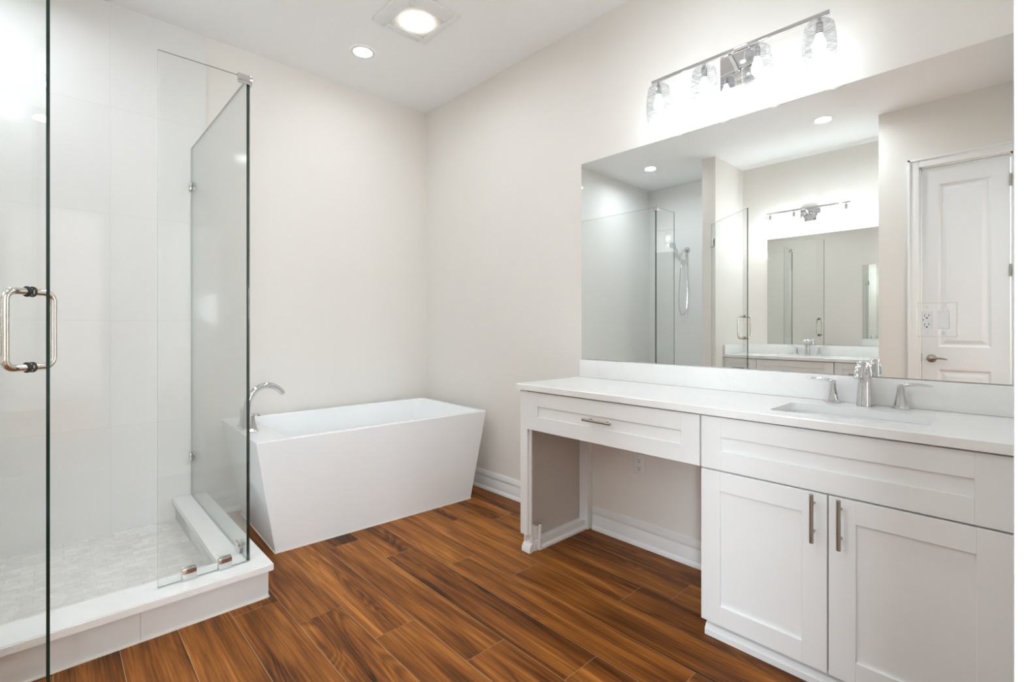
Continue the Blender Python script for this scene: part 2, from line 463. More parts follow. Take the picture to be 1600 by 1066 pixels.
# baseboards: tall moulded board with a shoe
BBP = [(0, 0), (0.024, 0), (0.024, 0.012), (0.018, 0.022), (0.015, 0.026), (0.015, 0.082), (0.0125, 0.088), (0.0125, 0.094), (0.0145, 0.097), (0.0145, 0.112), (0.010, 0.122), (0.010, 0.128), (0.006, 0.136), (0, 0.136)]
def base_x(name, xw, sgn, y0, y1):
    bm = B(); prism(bm, [(xw + sgn * a, z) for a, z in BBP], y0, y1, 'Y'); struct(name, bm, TRIM)
def base_y(name, yw, sgn, x0, x1):
    bm = B(); prism(bm, [(yw + sgn * a, z) for a, z in BBP], x0, x1, 'X'); struct(name, bm, TRIM)
base_x('baseboard_right', XR, -1, 1.903, YB)
base_x('baseboard_kneespace', XR, -1, 0.905, 1.808)
base_y('baseboard_back', YB, -1, 0.735, XR - 0.024)
base_x('baseboard_closet', XC, 1, 0.742, YC)

# ------------------------------------------------------------------ closet door on the left-hand wall
CW = 0.075
bm = B()
for y0, y1, z0, z1 in ((DY1, DY1 + CW, 0, DZ + CW), (0.02, DY0, 0, DZ + CW), (DY0, DY1, DZ, DZ + CW)):
    box(bm, XC, XC + 0.016, y0, y1, z0, z1, 0.003)
for y0, y1, z0, z1 in ((DY1 + CW - 0.018, DY1 + CW, 0, DZ + CW), (0.02, DY1 + CW, DZ + CW - 0.018, DZ + CW)):
    box(bm, XC + 0.016, XC + 0.024, y0, y1, z0, z1, 0.002)
box(bm, XC - 0.11, XC, DY1 - 0.012, DY1, 0, DZ); box(bm, XC - 0.11, XC, DY0, DY0 + 0.012, 0, DZ); box(bm, XC - 0.11, XC, DY0, DY1, DZ - 0.012, DZ)
struct('trim_2', bm, TRIM)
bm = B()
ly0, ly1, lz1 = DY0 + 0.015, DY1 - 0.016, DZ - 0.015
xf = XC - 0.006
P1 = (0.225, 0.535)                                    # panel extents along the wall
panels = [(P1[0], P1[1], 1.045, 2.365), (P1[0], P1[1], 0.22, 0.86)]
# stiles and rails
box(bm, xf - 0.04, xf, ly0, P1[0], 0.01, lz1); box(bm, xf - 0.04, xf, P1[1], ly1, 0.01, lz1)
for z0, z1 in ((0.01, 0.22), (0.86, 1.045), (2.365, lz1)): box(bm, xf - 0.04, xf, P1[0], P1[1], z0, z1)
for y0, y1, z0, z1 in panels:                          # sunk moulding and raised field
    box(bm, xf - 0.04, xf - 0.013, y0, y1, z0, z1)
    for (a0, a1, c0, c1, h) in ((0.0, 0.012, 0, 0, 0),):
        pass
    q = [(y0, z0), (y1, z0), (y1, z1), (y0, z1)]
    i1 = 0.016; i2 = 0.040
    def ring(i, x): return [bm.verts.new((x, y + (i if y == y0 else -i), z + (i if z == z0 else -i))) for y, z in q]
    r0, r1, r2, r3 = ring(0.0, xf), ring(i1, xf - 0.0125), ring(i1 + 0.010, xf - 0.0125), ring(i2 + 0.012, xf - 0.003)
    for A, Bq in ((r0, r1), (r1, r2), (r2, r3)):
        for k in range(4): bm.faces.new((A[k], A[(k + 1) % 4], Bq[(k + 1) % 4], Bq[k]))
    bm.faces.new(r3)
d1 = struct('door_1', bm, DOORW, ang=20)
bm = B()
lathe(bm, [(0.0, 0.0), (0.030, 0.0), (0.033, 0.004), (0.030, 0.010), (0.014, 0.014), (0.011, 0.030), (0.013, 0.045), (0.006, 0.052)], (xf, 0.575, 0.948), 'X', 28)
pth = bez((xf + 0.045, 0.575, 0.948), (xf + 0.05, 0.545, 0.952), (xf + 0.046, 0.51, 0.955), (xf + 0.044, 0.475, 0.944), 12)
sweep(bm, pth, [(0.0065, 0.010 - 0.0004 * i) for i in range(13)], 12)
obj('door_handle', bm, NICKEL, d1)
for z in (2.31, 1.63, 0.25):
    bm = B()
    lathe(bm, [(0.007, -0.045), (0.007, 0.045)], (XC + 0.005, DY0 + 0.013, z), 'Z', 14); lathe(bm, [(0.003, 0.045), (0.005, 0.049), (0.002, 0.052)], (XC + 0.005, DY0 + 0.013, z), 'Z', 12)
    obj('hinge', bm, NICKEL, d1)
bm = B(); box(bm, XC - 0.03, XC + 0.001, DY1 - 0.0145, DY1 - 0.0115, 0.92, 0.985); obj('strike_plate', bm, NICKEL, d1)

# ------------------------------------------------------------------ shower: tile, floor, curb
SF = 0.034
bm = B(); box(bm, XL, 0.722, YB - 0.010, YB, 0, H); struct('wall_tile_back', bm, TILE_B)
bm = B(); box(bm, XL, XL + 0.010, YS1, YB - 0.010, 0, H); struct('wall_tile_left', bm, TILE_L)
bm = B(); box(bm, XL + 0.010, XS, YS1, YS1 + 0.010, 0, H); struct('wall_tile_side', bm, TILE_B)
bm = B(); box(bm, XL + 0.010, 0.56, YS1 + 0.010, YB - 0.010, 0.0, SF); box(bm, XS, 0.56, 2.47, YS1 + 0.010, 0, SF); struct('floor_shower', bm, MOSAIC)
CZ = 0.163
curb = thing('shower_curb', 'low tiled L-shaped curb with a white quartz cap around the shower floor', 'shower curb', (0.62, 2.4, 0))
bm = B()
box(bm, XS + 0.001, 0.712, 2.345, 2.46, 0, CZ - 0.03, 0.001); box(bm, 0.56, 0.712, 2.46, YB - 0.011, 0, CZ - 0.03, 0.001)
obj('tiled_base', bm, TILE_C, curb, True)
bm = B()
poly = [(XS + 0.001, 2.303), (0.722, 2.303), (0.722, YB - 0.011), (0.545, YB - 0.011), (0.545, 2.475), (XS + 0.001, 2.475)]
prism(bm, poly, CZ - 0.03, CZ, 'Z')
bmesh.ops.bevel(bm, geom=[e for e in bm.edges if abs(e.verts[0].co.z - e.verts[1].co.z) < 1e-5 and max(v.co.z for v in e.verts) > CZ - 0.001] + [e for e in bm.edges if (e.verts[0].co.xy - e.verts[1].co.xy).length < 1e-4 and abs(e.verts[0].co.x - 0.722) < 1e-4 and e.verts[0].co.y < 2.4], offset=0.004, segments=2, affect='EDGES')
obj('quartz_cap', bm, QUARTZ, curb, True)
bm = B(); box(bm, XS + 0.001, 0.715, 2.3395, 2.3455, 0.0, 0.006); box(bm, 0.712, 0.7165, 2.3395, YB - 0.03, 0, 0.006); obj('caulk_line', bm, CAULK, curb, True)

# ------------------------------------------------------------------ shower glass
GY, GX, GT = 2.400, 0.644, 0.010                        # front pane plane, side pane plane, thickness
GZ0, GZ1 = CZ + 0.002, 2.316
def pane(bm, x0, x1, y0, y1, z0, z1, thin, dark):
    fs = box(bm, x0, x1, y0, y1, z0, z1)
    ax = 'xy'.index(thin)
    for f in fs:
        f.normal_update()
        f.material_index = 0 if abs(f.normal[ax]) > 0.5 else (1 if f.normal.dot(Vector(dark)) > 0.5 else 2)
fp = thing('shower_panel', 'narrow fixed clear glass shower panel facing the room, clamped to the curb', 'glass panel', (0.48, GY, CZ))
bm = B(); pane(bm, 0.314, GX + GT / 2, GY - GT / 2, GY + GT / 2, GZ0, GZ1, 'y', (1, 0, 0)); obj('glass_pane', bm, [GLASS, GEDGE, GPALE], fp, True)
for x in (0.420, 0.551):
    bm = B(); box(bm, x - 0.025, x + 0.025, GY - 0.016, GY - GT / 2 - 0.0005, CZ + 0.0005, CZ + 0.05, 0.0015)
    box(bm, x - 0.025, x + 0.025, GY + GT / 2 + 0.0005, GY + 0.016, CZ + 0.0005, CZ + 0.05, 0.0015)
    obj('clamp', bm, CHROME, fp, True)
bm = B()                                                # corner clamp at the top
box(bm, GX - 0.045, GX + 0.012, GY - 0.015, GY - GT / 2 - 0.0005, GZ1 - 0.035, GZ1 + 0.004, 0.0015)
box(bm, GX - 0.045, GX + 0.012, GY - 0.015, GY + 0.012, GZ1 + 0.0005, GZ1 + 0.006, 0.0015)
box(bm, GX + GT / 2 + 0.0005, GX + 0.015, GY - 0.012, GY + 0.045, GZ1 - 0.035, GZ1 + 0.004, 0.0015)
obj('corner_clamp', bm, CHROME, fp, True)
sp = thing('shower_panel', 'wide fixed clear glass shower panel running to the back wall beside the bathtub', 'glass panel', (GX, 3.0, CZ))
bm = B(); pane(bm, GX - GT / 2, GX + GT / 2, GY + GT / 2 + 0.002, YB - 0.014, GZ0, GZ1, 'x', (0, -1, 0)); obj('glass_pane', bm, [GLASS, GEDGE, GPALE], sp, True)
bm = B(); box(bm, GX - 0.016, GX - GT / 2 - 0.0005, 2.50, 2.55, CZ + 0.0005, CZ + 0.05, 0.0015); box(bm, GX + GT / 2 + 0.0005, GX + 0.016, 2.50, 2.55, CZ + 0.0005, CZ + 0.05, 0.0015)
obj('clamp', bm, CHROME, sp, True)
for z in (2.075, 0.405):
    bm = B(); box(bm, GX - 0.016, GX - GT / 2 - 0.0005, YB - 0.056, YB - 0.011, z - 0.025, z + 0.025, 0.0015)
    box(bm, GX + GT / 2 + 0.0005, GX + 0.016, YB - 0.056, YB - 0.011, z - 0.025, z + 0.025, 0.0015)
    box(bm, GX - 0.016, GX + 0.016, YB - 0.0135, YB - 0.0105, z - 0.025, z + 0.025)
    obj('clamp', bm, CHROME, sp, True)
# the door stands open; local x runs along the pane from its hinge
hx, hy, ex, ey = -0.478, 2.392, -0.0035, 1.832
da = math.atan2(ey - hy, ex - hx); dl = math.hypot(ex - hx, ey - hy)
sd = thing('shower_door', 'open frameless glass shower door with a nickel loop handle, near the camera', 'shower door', (hx, hy, 0.185), da)
bm = B(); pane(bm, 0.0, dl, -GT / 2, GT / 2, 0.0, GZ1 - 0.185, 'y', (1, 0, 0)); obj('glass_pane', bm, [GLASS, GEDGE, GPALE], sd)
bm = B()
hp, hh, hd, hr = dl - 0.056, 0.103, 0.060, 0.0095
for s in (-1, 1):
    zc = 1.201 - 0.185; rr = 0.024
    path = [(hp, s * (GT / 2 + 0.0005), zc + hh)]
    path += [(hp, s * (hd - rr) + s * rr * math.sin(t * PI / 16), zc + hh - rr + rr * math.cos(t * PI / 16)) for t in range(9)]
    path += [(hp, s * (hd - rr) + s * rr * math.cos(t * PI / 16), zc - hh + rr - rr * math.sin(t * PI / 16)) for t in range(9)]
    path += [(hp, s * (GT / 2 + 0.0005), zc - hh)]
    sweep(bm, path, hr, 18)
hd_o = obj('handle', bm, POLN, sd)
for z in (zc + hh, zc - hh):
    bm = B()
    for s in (-1, 1): lathe(bm, [(0.0098, 0.0053), (0.0145, 0.0053), (0.0145, 0.0085), (0.0098, 0.0085)] if s > 0 else [(0.0098, -0.0053), (0.0145, -0.0053), (0.0145, -0.0085), (0.0098, -0.0085)], (hp, 0, z), 'Y', 24, (False, False))
    obj('washer', bm, RUBBER, hd_o)
for z in (2.11 - 0.185, 0.42 - 0.185):
    bm = B()
    for s in (-1, 1): box(bm, -0.002, 0.055, s * (GT / 2 + 0.0005), s * 0.013, z - 0.045, z + 0.045, 0.002)
    lathe(bm, [(0.010, -0.045), (0.010, 0.045)], (-0.006, 0, z), 'Z', 16)
    obj('hinge', bm, CHROME, sd)

# handheld shower on the left tile wall (seen in the mirror)
xs = XL + 0.010
hs = thing('handheld_shower', 'chrome handheld shower with a looped hose on the tiled shower wall', 'shower head', (xs, 3.05, 2.19))
bm = B()
lathe(bm, [(0.0, 0.0), (0.034, 0.0), (0.036, 0.004), (0.030, 0.012), (0.013, 0.018), (0.012, 0.055)], (xs + 0.0005, 3.05, 2.19), 'X', 28)
sweep(bm, bez((xs + 0.05, 3.05, 2.19), (xs + 0.085, 3.05, 2.19), (xs + 0.085, 3.075, 2.15), (xs + 0.085, 3.09, 2.13), 8), 0.012, 14)
lathe(bm, [(0.017, -0.022), (0.019, 0.0), (0.017, 0.022)], (xs + 0.085, 3.097, 2.125), 'Z', 18)
obj('bracket', bm, CHROME, hs, True)
bm = B()
sweep(bm, bez((xs + 0.085, 3.085, 2.06), (xs + 0.088, 3.11, 2.13), (xs + 0.09, 3.15, 2.20), (xs + 0.105, 3.185, 2.245), 10), [0.011 + 0.0004 * i for i in range(11)], 16)
d = Vector((0.75, 0.1, -0.65)).normalized(); c0 = Vector((xs + 0.105, 3.19, 2.255))
sweep(bm, [c0 - d * 0.018, c0 - d * 0.012, c0 + d * 0.012, c0 + d * 0.02], [0.018, 0.034, 0.046, 0.044], 26)
obj('hand_shower', bm, CHROME, hs, True)
bm = B()
pth = bez((xs + 0.085, 3.085, 2.06), (xs + 0.075, 3.11, 1.75), (xs + 0.05, 3.175, 1.36), (xs + 0.045, 3.09, 1.355), 24) + \
      bez((xs + 0.045, 3.09, 1.355), (xs + 0.04, 3.0, 1.35), (xs + 0.03, 3.03, 1.75), (xs + 0.035, 3.05, 2.175), 24)[1:]
sweep(bm, pth, [0.0072 if i % 2 else 0.0064 for i in range(len(pth))], 10)
obj('hose', bm, CHROME, hs, True)

# ------------------------------------------------------------------ bathtub (local frame at its middle, turned a little)
TA = math.radians(-2.25)
TZ = 0.612
tub = thing('bathtub', 'white freestanding bathtub with straight sloped sides in the back corner', 'bathtub', (1.530, 3.125, 0), TA)
bm = B()
tx, ty, bx, by = 0.744, 0.430, 0.642, 0.375
oy = -0.012                                            # the foot sits a little forward of the rim's middle
def loop(x0, x1, y0, y1, z, r, n=6):
    out = []
    for cx, cy, a0 in ((x1 - r, y1 - r, 0), (x0 + r, y1 - r, 90), (x0 + r, y0 + r, 180), (x1 - r, y0 + r, 270)):
        for i in range(n + 1):
            t = math.radians(a0 + 90 * i / n); out.append(bm.verts.new((cx + r * math.cos(t), cy + r * math.sin(t), z)))
    return out
rings = [loop(-bx, bx, -by + oy, by + oy, 0.0, 0.006),
         loop(-bx, bx, -by + oy, by + oy, 0.004, 0.006),
         loop(-tx, tx, -ty, ty, TZ - 0.008, 0.006),
         loop(-tx + 0.001, tx - 0.001, -ty + 0.001, ty - 0.001, TZ - 0.003, 0.006),
         loop(-tx + 0.004, tx - 0.004, -ty + 0.004, ty - 0.004, TZ, 0.006),
         loop(-tx + 0.158, tx - 0.036, -ty + 0.036, ty - 0.036, TZ, 0.03),
         loop(-tx + 0.162, tx - 0.040, -ty + 0.040, ty - 0.040, TZ - 0.003, 0.03),
         loop(-tx + 0.166, tx - 0.043, -ty + 0.043, ty - 0.043, TZ - 0.010, 0.03),
         loop(-tx + 0.29, tx - 0.20, -ty + 0.10, ty - 0.10, 0.20, 0.06),
         loop(-tx + 0.31, tx - 0.22, -ty + 0.115, ty - 0.115, 0.165, 0.06),
         loop(-tx + 0.35, tx - 0.26, -ty + 0.15, ty - 0.15, 0.150, 0.05)]
for A, Bq in zip(rings, rings[1:]):
    n = len(A)
    for k in range(n): bm.faces.new((A[k], A[(k + 1) % n], Bq[(k + 1) % n], Bq[k]))
bm.faces.new(rings[0][::-1]); bm.faces.new(rings[-1])
obj('shell', bm, TUB, tub, ang=25)
bm = B(); lathe(bm, [(0.0, 0.1505), (0.03, 0.1505), (0.03, 0.154), (0.022, 0.157), (0.0, 0.158)], (0.05, 0, 0), 'Z', 24, (False, False)); obj('drain', bm, CHROME, tub)
bm = B()
for y0, y1, x0, x1 in ((-by + oy - 0.004, -by + oy, -bx, bx),): box(bm, x0, x1, y0, y1, 0.0, 0.004)
box(bm, -bx - 0.004, -bx, -by + oy - 0.004, by + oy, 0.0, 0.004)
obj('caulk_line', bm, CAULK, tub)

# tub filler standing on the deck at the tub's left end
def taper_body(bm, c, h, foot=0.031, r0=0.021, r1=0.0125):
    lathe(bm, [(0.0, 0.0), (foot, 0.0), (foot, 0.004), (foot * 0.9, 0.007), (r0, 0.014), (r0 * 0.86, 0.03), (r1 * 1.1, h - 0.02), (r1, h), (0.0, h)], c, 'Z', 10, (False, False))
tf = thing('tub_faucet', 'chrome arched tub filler with two lever handles standing on the bathtub rim', 'faucet', (0.835, 3.15, TZ))
bm = B()
pth = bez((0, 0, 0.0), (-0.005, 0, 0.13), (0.015, 0.0, 0.235), (0.105, 0.0, 0.245), 14) + bez((0.105, 0, 0.245), (0.155, 0, 0.247), (0.185, 0, 0.215), (0.205, 0, 0.187), 8)[1:]
nP = len(pth)
sweep(bm, pth, [(0.026 - 0.012 * (i / (nP - 1)) ** 0.7, 0.022 - 0.009 * (i / (nP - 1)) ** 0.6) for i in range(nP)], 20, sec=lambda t: squircle(t, 0.6))
lathe(bm, [(0.0, 0.0), (0.034, 0.0), (0.034, 0.004), (0.027, 0.009), (0.0, 0.012)], (0, 0, 0.0005), 'Z', 28, (False, False))
obj('spout', bm, CHROME, tf)
for yy, s in ((-0.105, -1), (0.105, 1)):
    bm = B(); taper_body(bm, (0.008, yy, 0.0005), 0.092); hnd = obj('handle', bm, CHROME, tf, ang=20)
    bm = B(); sweep(bm, bez((0.0, yy, 0.094), (0.02, yy + s * 0.01, 0.099), (0.02, yy + s * 0.04, 0.104), (0.014, yy + s * 0.085, 0.100), 8), [(0.010, 0.007)] * 2 + [(0.012, 0.006)] * 5 + [(0.006, 0.003)] * 2, 12)
    obj('lever', bm, CHROME, hnd)

# ------------------------------------------------------------------ vanity fronts: shaker panels facing -x or +x
def shaker(bm, xf, s, y0, y1, z0, z1, rail=0.070, railz=None, th=0.020, sunk=0.009):
    """A framed front whose face is at xf; s = +1 when the cabinet lies at larger x."""
    rz = rail if railz is None else railz
    b = 0.0012
    xb = xf + s * th
    box(bm, xf, xb, y0, y0 + rail, z0, z1, b, 1); box(bm, xf, xb, y1 - rail, y1, z0, z1, b, 1)
    box(bm, xf, xb, y0 + rail - 0.0005, y1 - rail + 0.0005, z0, z0 + rz, b, 1); box(bm, xf, xb, y0 + rail - 0.0005, y1 - rail + 0.0005, z1 - rz, z1, b, 1)
    box(bm, xf + s * sunk, xb, y0 + rail - 0.002, y1 - rail + 0.002, z0 + rz - 0.002, z1 - rz + 0.002)
def pull(name, parent, xf, s, c, length, vertical, mat=NICKEL, r=0.0062):
    bm = B(); x = xf - s * 0.032; y, z = c
    if vertical:
        lathe(bm, [(r * 0.85, -length / 2), (r, -length / 2 + 0.001), (r, length / 2 - 0.001), (r * 0.85, length / 2)], (x, y, z), 'Z', 16)
        offs = [(0, -length * 0.29), (0, length * 0.29)]
    else:
        lathe(bm, [(r * 0.85, -length / 2), (r, -length / 2 + 0.001), (r, length / 2 - 0.001), (r * 0.85, length / 2)], (x, y, z), 'Y', 16)
        offs = [(-length * 0.29, 0), (length * 0.29, 0)]
    for dy, dz in offs: lathe(bm, [(0.0045, 0.0), (0.0045, 0.030)], (min(x, xf) if s < 0 else x, y + dy, z + dz), 'X', 10)
    return obj(name, bm, mat, parent, True)

def open_carcass(bm, x0, x1, y0, y1, z0, z1, t=0.018):
    box(bm, x0, x1, y0, y0 + t, z0, z1); box(bm, x0, x1, y1 - t, y1, z0, z1); box(bm, x0, x1, y0 + t, y1 - t, z0, z0 + t)
    box(bm, x0, x0 + t, y0 + t, y1 - t, z0 + t, z1); box(bm, x1 - t, x1, y0 + t, y1 - t, z0 + t, z1)
XF = 1.848
# sink cabinet of the main vanity
vc = thing('vanity_cabinet', 'white shaker vanity cabinet with two doors below the sink with the wall outlet', 'cabinet', (2.1, 0.46, 0))
bm = B()
open_carcass(bm, XF + 0.0205, XR - 0.002, 0.032, 0.893, 0.082, CT - 0.0315)
obj('body', bm, CAB, vc, True)
bm = B(); box(bm, 1.905, XR - 0.03, 0.034, 0.880, 0, 0.082)
prism(bm, [(1.905, 0), (1.878, 0), (1.878, 0.022), (1.884, 0.030), (1.890, 0.040), (1.905, 0.046)], 0.034, 0.889, 'Y')
obj('toe_kick', bm, TRIM, vc, True)
bm = B(); shaker(bm, XF, 1, 0.034, 0.889, 0.664, 0.864, 0.078, 0.074); obj('false_drawer_front', bm, CAB, vc, True)
for y0, y1, py in ((0.464, 0.889, 0.500), (0.034, 0.459, 0.424)):
    bm = B(); shaker(bm, XF, 1, y0, y1, 0.075, 0.658, 0.074); dd = obj('door', bm, CAB, vc, True)
    pull('handle', dd, XF, 1, (py, 0.579), 0.16, True)
# knee-space unit with drawer
vd = thing('makeup_desk', 'white open knee-space vanity desk with one wide drawer and a left end panel', 'desk', (2.1, 1.4, 0))
bm = B(); shaker(bm, XF, 1, 0.896, 1.848, 0.664, 0.864, 0.078, 0.073); dr = obj('drawer', bm, CAB, vd, True)
pull('handle', dr, XF, 1, (1.372, 0.773), 0.16, False)
bm = B(); box(bm, XF + 0.022, XR - 0.004, 0.896, 1.845, 0.668, 0.684); box(bm, XF + 0.0225, XF + 0.04, 0.896, 1.845, 0.684, CT - 0.0315); obj('drawer_box', bm, CAB, vd, True)
bm = B()                                                # end panel: front stile, back stile, bottom rail, thin field
box(bm, XF + 0.004, XF + 0.030, 1.850, 1.902, 0.095, CT - 0.0315, 0.001, 1)
box(bm, XF + 0.0305, XR - 0.002, 1.888, 1.902, 0.0, CT - 0.0315, 0.001, 1)
box(bm, XF + 0.022, XF + 0.0302, 1.838, 1.882, 0.095, 0.664)
box(bm, XR - 0.044, XR - 0.002, 1.820, 1.882, 0.0, 0.667, 0.001, 1)
box(bm, XF + 0.050, XR - 0.0445, 1.838, 1.882, 0.0, 0.055, 0.001, 1)
ep = obj('end_panel', bm, CAB, vd, True)
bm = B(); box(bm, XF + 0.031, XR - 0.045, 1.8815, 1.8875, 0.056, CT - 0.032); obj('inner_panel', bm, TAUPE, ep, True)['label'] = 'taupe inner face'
bm = B()                                                # front foot with its shoe moulding and a scribe strip
box(bm, 1.878, 1.900, 1.850, 1.881, 0.0, 0.095); box(bm, 1.885, 1.93, 1.843, 1.8815, 0, 0.125, 0.001, 1)
prism(bm, [(1.878, 0), (1.856, 0), (1.856, 0.022), (1.862, 0.032), (1.868, 0.042), (1.878, 0.046)], 1.836, 1.896, 'Y')
box(bm, 1.925, 1.94, 1.826, 1.838, 0, 0.135, 0.001, 1)
prism(bm, [(1.838, 0), (1.828, 0), (1.828, 0.012), (1.838, 0.024)], 1.94, XR - 0.045, 'X')
obj('foot', bm, TRIM, vd, True)

# countertop with backsplash; the slab is cut out over the sink
def countertop(name, label, slabel, x0, x1, y0, y1, xw, hole, splash_y, extra=None):
    """x0..x1 the slab, xw the wall side; hole = (hx0, hx1, hy0, hy1)."""
    t = thing(name, label, 'countertop', ((x0 + x1) / 2, (y0 + y1) / 2, CT - 0.03))
    bm = B()
    a0, a1, c0, c1 = hole; r = 0.02
    z0, z1 = CT - 0.03, CT
    inner = []
    for cx, cy, s0 in ((a1 - r, c1 - r, 0), (a0 + r, c1 - r, 90), (a0 + r, c0 + r, 180), (a1 - r, c0 + r, 270)):
        for i in range(5):
            q = math.radians(s0 + 22.5 * i); inner.append((cx + r * math.cos(q), cy + r * math.sin(q)))
    e = 0.0025
    outer_i = [(x1, y1), (x0, y1), (x0, y0), (x1, y0)]
    out_lo = [bm.verts.new((x, y, z0)) for x, y in outer_i]
    out_s = [bm.verts.new((x, y, z1 - e)) for x, y in outer_i]
    out_hi = [bm.verts.new((x - math.copysign(e, x - (x0 + x1) / 2), y - math.copysign(e, y - (y0 + y1) / 2), z1)) for x, y in outer_i]
    in_hi = [bm.verts.new((x, y, z1)) for x, y in inner]; in_lo = [bm.verts.new((x, y, z0)) for x, y in inner]
    for A, Bq in ((out_lo, out_s), (out_s, out_hi)):
        for k in range(4): bm.faces.new((A[k], A[(k + 1) % 4], Bq[(k + 1) % 4], Bq[k]))
    n = len(inner)
    for k in range(n): bm.faces.new((in_hi[k], in_lo[k], in_lo[(k + 1) % n], in_hi[(k + 1) % n]))
    for o4, i20 in ((out_hi, in_hi), (out_lo, in_lo)):
        for k in range(4):
            for i in range(4): bm.faces.new((o4[k], i20[5 * k + i], i20[5 * k + i + 1]))
            k2 = (k + 1) % 4
            bm.faces.new((o4[k], i20[5 * k + 4], i20[5 * k2], o4[k2]))
    obj('slab', bm, QUARTZ, t, True, ang=20)
    s = 1 if xw > (x0 + x1) / 2 else -1
    b = thing('backsplash', slabel, 'backsplash', (xw - s * 0.01, sum(splash_y) / 2, CT + 0.0005))
    bm = B(); box(bm, xw, xw - s * 0.02, splash_y[0], splash_y[1], CT + 0.0005, 1.0075, 0.0015); obj('back_panel', bm, QUARTZ, b, True)
    if extra: bm = B(); box(bm, *extra, CT + 0.0005, 1.0075, 0.0015); obj('side_panel', bm, QUARTZ, b, True)
    return t
HOLE = (1.935, 2.195, 0.220, 0.672)
countertop('countertop', 'long white quartz countertop over the knee space and the nearest sink', 'long low quartz backsplash strip below the large wall mirror', 1.830, XR - 0.002, 0.002, 1.916, XR - 0.002, HOLE, (0.002, 1.899))
def sink(name, label, hole, fx):
    a0, a1, c0, c1 = hole
    cx, cy = (a0 + a1) / 2, (c0 + c1) / 2
    t = thing(name, label, 'sink', (cx, cy, CT - 0.032))
    bm = B()
    def lp(m, z, r):
        o = []
        for px, py, s0 in ((a1 + m - r, c1 + m - r, 0), (a0 - m + r, c1 + m - r, 90), (a0 - m + r, c0 - m + r, 180), (a1 + m - r, c0 - m + r, 270)):
            for i in range(6):
                q = math.radians(s0 + 18 * i); o.append(bm.verts.new((px + r * math.cos(q), py + r * math.sin(q), z)))
        return o
    zt = CT - 0.0305
    R = [lp(0.022, zt - 0.012, 0.04), lp(0.022, zt, 0.04), lp(0.004, zt, 0.024), lp(0.001, zt - 0.01, 0.022), lp(-0.014, zt - 0.105, 0.03), lp(-0.03, zt - 0.128, 0.03), lp(-0.07, zt - 0.136, 0.03)]
    for A, Bq in zip(R, R[1:]):
        n = len(A)
        for k in range(n): bm.faces.new((A[k], A[(k + 1) % n], Bq[(k + 1) % n], Bq[k]))
    bm.faces.new(R[-1])
    obj('basin', bm, PORC, t, True, ang=40)
    bm = B(); lathe(bm, [(0.0, 0.004), (0.02, 0.003), (0.023, 0.0), (0.023, -0.004)], (cx, cy, zt - 0.1352), 'Z', 24, (False, False)); obj('drain', bm, CHROME, t, True)
    return t
sink('undermount_sink', 'white rectangular undermount sink in the counter nearest the camera', HOLE, 0)

# widespread faucet, local: spout reaches to -x
def faucet(loc, label):
    t = thing('sink_faucet', label, 'faucet', loc)
    bm = B()
    pth = bez((0, 0, 0.0), (0.002, 0, 0.085), (0.008, 0, 0.155), (-0.040, 0, 0.158), 14) + bez((-0.040, 0, 0.158), (-0.075, 0, 0.160), (-0.098, 0, 0.140), (-0.104, 0, 0.112), 7)[1:]
    n = len(pth)
    sweep(bm, pth, [(0.033 - 0.016 * min(1, i / (n * 0.6)) + (0.003 * max(0, i / n - 0.6)), 0.026 - 0.011 * min(1, i / (n * 0.6))) for i in range(n)], 24, sec=lambda q: squircle(q, 0.5), up=(0, 1, 0))
    obj('spout', bm, CHROME, t)
    for s in (-1, 1):
        bm = B(); taper_body(bm, (0.002, s * 0.109, 0.0), 0.078, 0.030, 0.021, 0.0115)
        lathe(bm, [(0.0118, 0.079), (0.0118, 0.088), (0.009, 0.091), (0.0, 0.092)], (0.002, s * 0.109, 0), 'Z', 16)
        h = obj('handle', bm, CHROME, t, ang=20)
        bm = B(); sweep(bm, bez((0.002, s * 0.109, 0.086), (0.002, s * 0.135, 0.094), (0.002, s * 0.165, 0.096), (0.002, s * 0.202, 0.090), 10), [(0.007, 0.006)] * 2 + [(0.0095, 0.006)] * 3 + [(0.009, 0.005)] * 3 + [(0.007, 0.004), (0.005, 0.003), (0.002, 0.0015)], 14)
        obj('lever', bm, CHROME, h)
    return t
fa = faucet((2.305, 0.449, CT + 0.0005), 'chrome two-handle widespread faucet on the counter nearest the camera')

# frameless wall mirrors
def mirror(label, xw, s, y0, y1, z0, z1):
    """Face looks to -s*x."""
    bm = B()
    fs = box(bm, xw - s * 0.005, xw - s * 0.0002, y0, y1, z0, z1)
    for f in fs:
        f.normal_update(); f.material_index = 0 if abs(f.normal.x) > 0.5 else 1
    return tag(obj('wall_mirror', bm, [SILVER, MEDGE]), label, 'mirror')
mirror('large frameless wall mirror directly above the long counter with the knee space', XR, 1, 0.012, 1.898, 1.012, 2.201)

